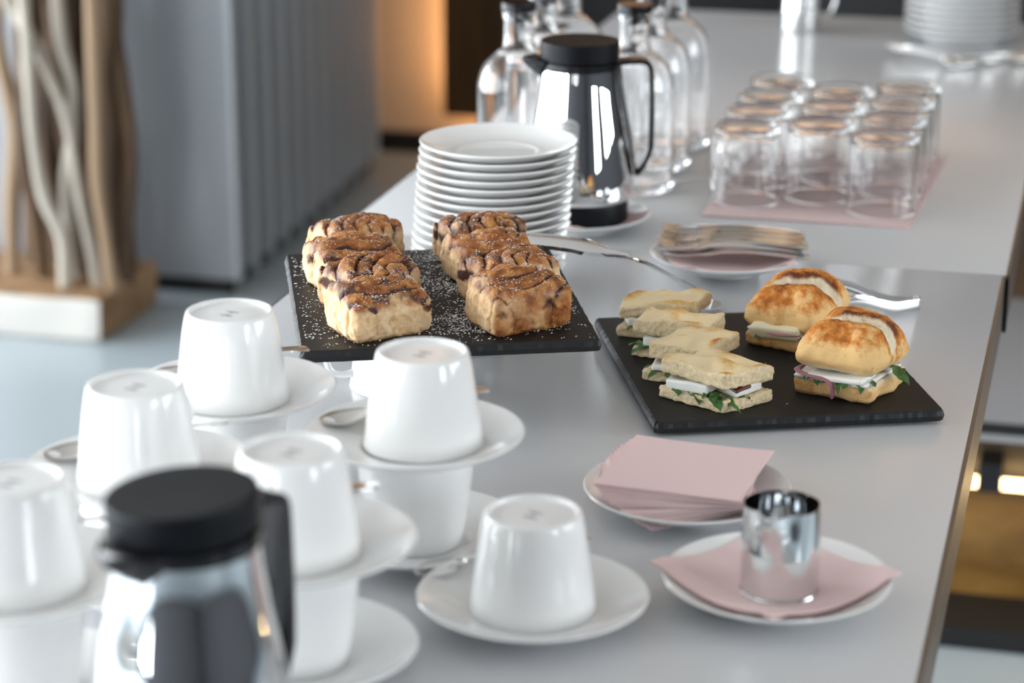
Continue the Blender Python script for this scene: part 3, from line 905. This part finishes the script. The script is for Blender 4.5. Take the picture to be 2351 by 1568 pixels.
BUNS = [  # row, index, position along the board's axes, extra turn, swirl centre, height, darkness, baked sides, label
    ('L', 4, (-.5500, 1.7140), 0, (.004, .026), .034, .85, (.10, 0, 0, 0), 'cinnamon bun at the board\'s front left corner with a pale torn face and dark filling'),
    ('L', 3, (-.5785, 1.7790), 3, (.010, -.026), .035, .95, (0, 0, .3, .2), 'dark swirled cinnamon bun second from the front in the left row'),
    ('L', 2, (-.6110, 1.8360), -2, (.006, .024), .034, .65, (.2, 0, 0, 0), 'cinnamon bun third from the front in the left row, heavily sugared'),
    ('L', 1, (-.6310, 1.9010), 2, (.010, -.024), .036, .35, (0, 0, 0, .15), 'golden cinnamon bun at the back of the left row'),
    ('R', 4, (-.4470, 1.7580), 0, (.002, .026), .037, .70, (.95, .6, 0, .15), 'golden brown cinnamon bun at the board\'s front right corner'),
    ('R', 3, (-.4710, 1.8230), 2, (.012, -.026), .035, .95, (0, 0, .2, .2), 'dark swirled cinnamon bun second from the front in the right row'),
    ('R', 2, (-.5020, 1.8830), -4, (.008, .022), .032, .35, (.15, 0, 0, 0), 'pale golden cinnamon bun third from the front in the right row'),
    ('R', 1, (-.5290, 1.9420), 0, (.012, -.022), .034, .75, (0, 0, 0, .1), 'cinnamon bun at the back of the right row before the plate stack')]
for i, (row, k, c, turn, sw, h, cin, baked, label) in enumerate(BUNS):
    hx, hy = (.0352, .0264)
    me, v, top = bun_mesh(i + 1, hx, hy, h, sw[0], sw[1], .0132, cin, baked, lean=.004 if sw[1] > 0 else -.001)
    e = empty('cinnamon_bun', (c[0], c[1], Z1T), (0, 0, R(45 + turn))); tag(e, label, 'bun', 'cinnamon buns on slate')
    obj('dough', me, e)
    rn = random.Random(100 + i)
    cand = [j for j in range(len(v)) if top[j] > .55]
    ps = []
    for j in rn.sample(cand, min(len(cand), 1500)):
        p = v[j]
        if rn.random() < .13 + .95 * max(0, noise.noise(p * 70 + Vector((i, 0, 0)))):
            ps.append(((p.x, p.y, p.z + .0001), rn.uniform(.00036, .00085)))
    s = obj('icing_sugar', flakes('bun_sugar', ps[:560], rn), e); tag(s, kind='stuff', label='white icing sugar')

# ------------------------------------------------------------------ leaves and fillings
def leaf_mesh(seed, L=.034, Wd=.011, curl=.5, droop=.6):
    rn = random.Random(seed); rows = []; n = 16
    for i in range(n + 1):
        u = i / n
        lobes = .62 + .38 * abs(math.sin(u * PI * 3.2 + rn.random() * .2))
        w = Wd * .5 * math.sin(PI * min(1, .12 + u * .86)) ** .7 * lobes + .0008
        if u > .95: w *= .5
        x = L * u
        row = []
        for q in (-1, -.5, 0, .5, 1):
            row.append((x, w * q + .0015 * math.sin(5 * u + seed), curl * .35 * w * q * q + .0012 * math.sin(9 * u + q * 2 + seed) - droop * L * .5 * u * u))
        rows.append(row)
    return fix(mesh('arugula_leaf', *strip(rows, .0004), 60, ('leaf',)))
LEAVES = [leaf_mesh(i, .026 + .004 * (i % 3), .011 + .003 * (i % 2), .6, .35 + .3 * (i % 3)) for i in range(5)]
def leaf(parent, i, loc, rz, s=1., rx=0., ry=0.):
    o = obj('arugula_leaf', LEAVES[i % 5], parent, loc, (rx, ry, rz)); o.scale = (s, s, s); return o

def slab_mesh(name, hx, hy, h, k, seed, r=.002, amp=.0008, n=(22, 20, 6), bend=0.):
    v, f = rbox(hx, hy, h / 2, n, min(r, h * .45))
    sv = Vector((seed * 3.7, seed, 0))
    for p in v:
        q = p + noise.noise_vector(p * 70 + sv) * amp + noise.noise_vector(p * 25 + sv) * amp * 1.5
        q.z += bend * ((p.x / hx) ** 2 + (p.y / hy) ** 2)
        p.xyz = q
    return fix(mesh(name, v, f, 60, (k,)))

def focaccia_half(seed, hx, hy, h, is_top, skew=0., dim=.0035):
    v, f = rbox(hx, hy, h / 2, (50, 46, 14), .0028 if is_top else .0022)
    sv = Vector((seed * 5.3, seed * 2.1, seed)); tops, toast = [], []
    for p in v:
        t = p.z / h; wt = sst(.86, .98, t) if is_top else 0.
        q = p.copy()
        dn = noise.noise(Vector((p.x * 48, p.y * 48, 0)) + sv)
        if is_top:
            q.z += t * (dim * dn * 1.3 + .0020 * (1 - (p.x / hx) ** 2) + .0012 * (1 - (p.y / hy) ** 2))
        side = 1 - wt
        q += noise.noise_vector(p * 45 + sv) * .0012 + (noise.noise_vector(p * 110 + sv) * .0008 + noise.noise_vector(p * 260 + sv) * .0009 + noise.noise_vector(p * 520 + sv) * .0007) * (side * .9 + .1)
        q.x += skew * (p.y)
        if t < .02 and not is_top: q.z = max(0, q.z * .3)
        tops.append(wt); toast.append(max(-.4, min(1., dn * 1.1)))
        p.xyz = q
    me = mesh('focaccia', v, f, 70, ('focaccia',)); set_attr(me, top=tops, toast=toast); return fix(me)

def focaccia(c, rz, seed, hx, hy, label, tilt=(0, 0), zt=.0225, toph=.0135, skew=0., leaves=(), mozz=(), toms=(), toff=(0, 0), dim=.0042):
    e = empty('focaccia_sandwich', (c[0], c[1], Z2T), (0, 0, R(rz))); tag(e, label, 'sandwich', 'focaccia sandwiches')
    obj('bottom_bread', focaccia_half(seed, hx, hy, .0098, False, skew), e)
    obj('top_bread', focaccia_half(seed + 50, hx * .99, hy * .99, toph, True, skew, dim), e, (toff[0], toff[1], zt), (R(tilt[0]), R(tilt[1]), 0))
    for i, (x, y, a, sx, sy, h) in enumerate(mozz):
        obj('mozzarella_slice', slab_mesh('mozzarella', sx, sy, h, 'mozzarella', seed + i), e, (x, y, .0105), (R(rnd.uniform(-3, 3)), R(rnd.uniform(-3, 3)), R(a)))
    for i, (x, y, a, s, z) in enumerate(leaves): leaf(e, seed + i, (x, y, z), R(a), s)
    for i, (x, y, a, z) in enumerate(toms):
        obj('dried_tomato', slab_mesh('dried_tomato', .0085, .0055, .0032, 'tomato', seed + 9 + i, .0015, .0009), e, (x, y, z), (R(10), R(-8), R(a)))
    return e
# local frame: -y is the side turned to the viewer's left front, +x towards the right front
focaccia((-.2910, 1.7985), -26, 3, .0330, .0265, 'focaccia sandwich nearest the board\'s front corner with thick mozzarella and greens', (-2, 2), .0195, .0115, .22,
         leaves=[(-.024, -.021, -50, .55, .0108), (-.010, -.021, -30, .6, .0105), (.004, -.022, -15, .6, .0108), (.014, -.021, -40, .62, .0110), (.018, -.017, -8, .6, .0112), (.022, -.004, 10, .5, .0108), (.022, .010, 40, .5, .0108), (.006, -.019, -75, .45, .0125), (.012, -.018, -60, .5, .0130)],
         mozz=[(-.012, -.0125, 4, .0200, .0130, .0088), (.018, .006, 80, .016, .0120, .0088)], toms=[(.027, -.004, 78, .0165), (.012, .0, 30, .0165)])
focaccia((-.3230, 1.8500), -8, 4, .0270, .0220, 'focaccia sandwich second from the front with dark dried tomato showing', (2, -2), .0205, .0130, .32,
         leaves=[(-.020, -.018, -110, .5, .0100), (-.012, -.019, -70, .5, .0100), (-.022, -.008, 185, .5, .0105)],
         mozz=[(-.008, -.008, 10, .0190, .0145, .0050), (.014, .006, 0, .012, .014, .0080)], toms=[(-.006, -.0145, 5, .0160), (.008, -.0135, 20, .0160)], toff=(.004, .003))
focaccia((-.3430, 1.9115), -9, 5, .0285, .0235, 'focaccia sandwich third from the front, its bread humped over mozzarella', (-3, 3), .0190, .0140, .28, dim=.0065,
         leaves=[(-.024, -.014, 195, .6, .0110), (-.018, -.019, -140, .6, .0110), (-.006, -.0215, -60, .55, .0112), (.004, -.0215, -30, .5, .0112)],
         mozz=[(-.006, -.0115, 0, .018, .0115, .0085), (.016, .004, 40, .011, .014, .0080)], toms=[(.022, -.010, 60, .0160)])
focaccia((-.3660, 1.9690), 2, 6, .0350, .0225, 'focaccia sandwich at the back of the row, a mozzarella lump at its side', (1, -5), .0200, .0110, .2,
         leaves=[(-.020, -.018, -150, .4, .0115)],
         mozz=[(-.023, -.013, 20, .0100, .0090, .0085), (.012, .0, 0, .014, .0140, .0070)], toms=[(-.012, -.016, 0, .0155)])

def ciabatta_half(seed, hx, hy, h, is_top, crack=(0, 0, 0), depth=.0060):
    rr = min(h * .48, .0115) if is_top else .0055
    v, f = rbox(hx, hy, h / 2, (64, 60, 18), rr)
    sv = Vector((seed * 5.3, seed * 2.1, seed)); tops, toast = [], []
    ca, sa = math.cos(crack[0]), math.sin(crack[0])
    for p in v:
        t = p.z / h; nx, ny = p.x / hx, p.y / hy
        q = p.copy(); w = 1.
        if is_top:
            q.z += t * .0125 * (1 - .70 * nx ** 4 - .25 * nx * nx) * (1 - .70 * ny ** 4 - .2 * ny * ny)
            sh = 1 - .22 * t * t
            q.x *= sh + .06; q.y *= sh + .06
            d = -p.x * sa + p.y * ca - crack[1] + .0045 * noise.noise(p * 55 + sv) + .0022 * noise.noise(p * 140 + sv)
            along = p.x * ca + p.y * sa
            end = sst(-hx * 1.05, -hx * .2, along - crack[2])
            g = math.exp(-(d / .0050) ** 2) * end
            q.z -= depth * g * sst(.25, .7, t)
            q.z += (.0028 * sst(0, .007, d) * (1 - .6 * sst(.015, .05, d))) * end * t     # lifted lip beyond the crack
            q.z -= .0015 * sst(.002, -.006, d) * end * t
            w = 1 - sst(.25, .55, math.exp(-((d - .0014) / .0036) ** 2) * end) * sst(.3, .7, t)
            w *= sst(.02, .16, t)
        else:
            w = sst(.98, .80, t)
            q.x *= .94 + .06 * t; q.y *= .94 + .06 * t
        q += noise.noise_vector(p * 40 + sv) * .0030 + noise.noise_vector(p * 120 + sv) * .0011 + noise.noise_vector(p * 420 + sv) * .0004 * (1.6 - w)
        if is_top and w > .5: q.z += max(0, noise.noise(p * 170 + sv)) * .0013 * sst(.6, 1, t)
        if t < .03 and not is_top: q.z = max(0, q.z * .3)
        tops.append(w)
        rim = (sst(.002, .005, abs(d)) * sst(.015, .005, abs(d)) * .45 * end) if is_top else 0.
        toast.append((sst(.45, .95, t) * .62 - .30 + rim + .42 * noise.noise(p * 34 + sv)) if is_top else -.15 + .2 * noise.noise(p * 40))
        p.xyz = q
    me = mesh('ciabatta', v, f, 70, ('ciabatta',)); set_attr(me, top=tops, toast=toast); return fix(me)

def onion_strip(pts, w=.0035):
    path = spline(pts, 6)
    return fix(mesh('onion_strip', *sweep(path, lambda i, n: [(x * w * (.5 + .5 * math.sin(PI * (i + .6) / n)), y * .0011) for x, y in [(math.cos(k * PI / 4), math.sin(k * PI / 4)) for k in range(8)]]), 60, ('onion',)))

def roll(c, rz, seed, hx, hy, label, crack, toph, zt, ttilt=(0, 0)):
    e = empty('ciabatta_sandwich', (c[0], c[1], Z2T), (0, 0, R(rz))); tag(e, label, 'sandwich', 'toasted ciabatta sandwiches')
    obj('bottom_bread', ciabatta_half(seed, hx, hy, .0155, False), e)
    obj('top_bread', ciabatta_half(seed + 30, hx * 1.0, hy * 1.0, toph, True, crack), e, (0, .001, zt), (R(ttilt[0]), R(ttilt[1]), 0))
    return e
e = roll((-.1890, 1.8560), -18, 2, .0360, .0385, 'toasted ciabatta sandwich at the front with egg white, onion strip and arugula', (R(24), -.0085, 0), .030, .0205, (-2, 0))
obj('egg_slice', slab_mesh('egg_slice', .0260, .0140, .0048, 'mozzarella', 3, .002, .0005), e, (.004, -.0270, .0165), (R(3), R(-4), R(-3)))
obj('sauce_layer', slab_mesh('sauce_layer', .0320, .0360, .0030, 'mozzarella', 7, .0014, .0012), e, (-.001, -.002, .0148))
for i, (x, y, a, s, z) in enumerate([(-.022, -.032, -80, .50, .0172), (-.014, -.033, -65, .42, .0170), (.006, -.034, -70, .42, .0168), (.013, -.033, -85, .52, .0170), (.022, -.031, -60, .50, .0172), (.029, -.024, -40, .40, .0175), (.031, .010, -28, .85, .021), (-.031, .006, 170, .4, .022)]):
    leaf(e, i, (x, y, z), R(a), s)
obj('onion_strip', onion_strip([(-.030, -.0350, .0175), (-.018, -.0390, .0180), (-.004, -.0405, .0180), (.003, -.0425, .0140), (.0045, -.0430, .0080), (.004, -.0425, .0035)]), e)
obj('onion_strip', onion_strip([(-.034, -.020, .0185), (-.034, -.0300, .0185), (-.026, -.0360, .0180), (-.016, -.0365, .0175)], .0028), e)
e = roll((-.2480, 1.9740), -20, 5, .0350, .0375, 'toasted ciabatta sandwich behind, before the tongs, with a pale cheese slab showing', (R(28), -.0080, 0), .0270, .0200, (6, -3))
obj('cheese_slab', slab_mesh('cheese_slab', .0230, .0120, .0125, 'cheese', 5, .003, .0009), e, (-.002, -.0290, .0140), (R(20), R(-4), R(4)))
obj('onion_strip', onion_strip([(-.012, -.0395, .0165), (.000, -.0420, .0170), (.012, -.0415, .0180), (.022, -.0380, .0180)], .0036), e)
obj('sauce_layer', slab_mesh('sauce_layer', .0310, .0350, .0030, 'mozzarella', 8, .0014, .0012), e, (0, -.002, .0148))
for i, (x, y, a, s, z) in enumerate([(-.022, -.034, -60, .4, .0165), (-.030, .002, 175, .55, .0230), (-.030, .012, 150, .5, .0240), (.016, -.034, -40, .4, .0165)]):
    leaf(e, i + 2, (x, y, z), R(a), s)
obj('arugula_stem', tube_mesh('arugula_stem', spline([(-.030, .012, .0240), (-.042, .014, .0260), (-.054, .010, .0225)], 6), .0009, 'stem', 6), e)

# a few crumbs on the sandwich board
rn = random.Random(4)
for i in range(7):
    x, y = rn.uniform(-.03, .08), rn.uniform(-.13, .02)
    me = flakes('crumb', [((0, 0, .0004), rn.uniform(.0007, .0012))], rn, k='focaccia')
    c, s = math.cos(BROT), math.sin(BROT)
    tag(obj('crumb', me, None, (B2[0] + x * c - y * s, B2[1] + x * s + y * c, Z2T)), 'tiny white bread crumb on the sandwich board', 'crumb', 'crumbs on the sandwich board')

# ------------------------------------------------------------------ serving tongs and cake server
e = empty('serving_tongs', (-.1560, 2.1400, T), (0, 0, R(204)))
tag(e, 'stainless steel serving tongs with folded end, tips on the sandwich board', 'tongs')
def tong_arm(sgn):
    rows = []
    for i in range(25):
        u = i / 24; x = .004 + .118 * u
        w = .0046 + .0008 * math.sin(PI * u)
        y0 = sgn * (.0035 + .0300 * math.sin(PI * .5 * u))
        zc = .0062 + .0145 * sst(.15, .60, u)
        row = []
        for j in range(5):
            q = j / 2 - 1
            tooth = .0009 * (i % 2) * (q == 1) * (u > .35)
            row.append((x, y0 + sgn * .0016 * (1 - q * q), zc + w * q - tooth))
        rows.append(row)
    v, f = [], []
    n, w_ = len(rows), 5
    for row in rows: v += [Vector(p) for p in row]
    v += [p - Vector((0, sgn * .0010, 0)) for p in v[:]]
    o = n * w_
    for i in range(n - 1):
        for j in range(w_ - 1):
            a, b, c, d = i * w_ + j, i * w_ + j + 1, (i + 1) * w_ + j + 1, (i + 1) * w_ + j
            f += [(a, b, c, d), (o + d, o + c, o + b, o + a)]
        for j in (0, w_ - 1):
            a, d = i * w_ + j, (i + 1) * w_ + j; f.append((a, d, o + d, o + a))
    for j in range(w_ - 1):
        for i in (0, n - 1):
            a, b = i * w_ + j, i * w_ + j + 1; f.append((a, b, o + b, o + a))
    return fix(mesh('tong_arm', v, f, 50, ('steel_soft',)))
obj('arm', tong_arm(1), e); obj('arm', tong_arm(-1), e)
rows = []
for i in range(13):
    a = -PI / 2 + PI * i / 12
    rows.append([(.0045 - .0045 * math.cos(a), .0040 * math.sin(a), .0013 + .011 * j / 3) for j in range(4)])
me = mesh('tong_bend', [p for r_ in rows for p in r_], [(i * 4 + j, i * 4 + j + 1, i * 4 + j + 5, i * 4 + j + 4) for i in range(12) for j in range(3)], 60, ('steel_soft',))
o = obj('spring_bend', me, e); md = o.modifiers.new('thickness', 'SOLIDIFY'); md.thickness = .0010
for sgn in (1, -1):
    obj('tip', box_mesh('tong_tip', .108, .126, -.0022, .0022, .0145, .0270, 'black_plastic', .0015), e, (0, sgn * .0335, 0))

# cake server: handle resting on the bun board's corner, neck running down to the table
e = empty('cake_server', (0, 0, 0)); tag(e, 'steel cake server, handle resting on the bun board and neck sloping to the table', 'cake server')
A = Vector((-.4960, 1.9870, Z1T + .0095)); Bp = Vector((-.4010, 1.9800, Z1T + .0005)); Cp = Vector((-.3545, 2.0800, T + .020))
rows = []
d = (Bp - A).normalized(); s = (Vector((-d.y, d.x, 0)).normalized() + Vector((0, 0, .22))).normalized()
for i in range(15):
    u = i / 14; p = A + (Bp - A) * u + Vector((0, 0, .003 * math.sin(PI * u)))
    w = .0115 * (1 - .05 * u) if u < .55 else .0110 * (1 - sst(.5, 1.02, u)) + .0015
    if i == 0: w *= .8
    rows.append([p + s * (w * q) + Vector((0, 0, .0025 * (1 - q * q))) for q in (-1, -.6, -.2, .2, .6, 1)])
obj('handle', fix(mesh('server_handle', *strip(rows, .0035), 45, ('steel',))), e)
path = spline([Bp - d * .004, Bp + d * .006 + Vector((0, .004, -.003)), Bp.lerp(Cp, .4) + Vector((0, -.006, .004)), Cp, Cp + Vector((.008, .018, -.012))], 7)
obj('neck', tube_mesh('server_neck', path, .0019, 'steel', 8), e)
q0 = Cp + Vector((.008, .018, -.012))
d2 = Vector((.30, .02, 0)).normalized(); s2 = Vector((-d2.y, d2.x, 0))
rows = []
for i in range(9):
    u = i / 8; p = q0 + Vector((.0, .0, -.0055 * u)) + d2 * (.028 * u) * 0 + Vector((-.012, -.018, 0)) * u
    rows.append([p + Vector((.9, -.45, 0)).normalized() * ((.003 + .016 * math.sin(PI * (.15 + .8 * u))) * q) for q in (-1, 0, 1)])
obj('blade', fix(mesh('server_blade', *strip(rows, .0010), 40, ('steel',))), e)
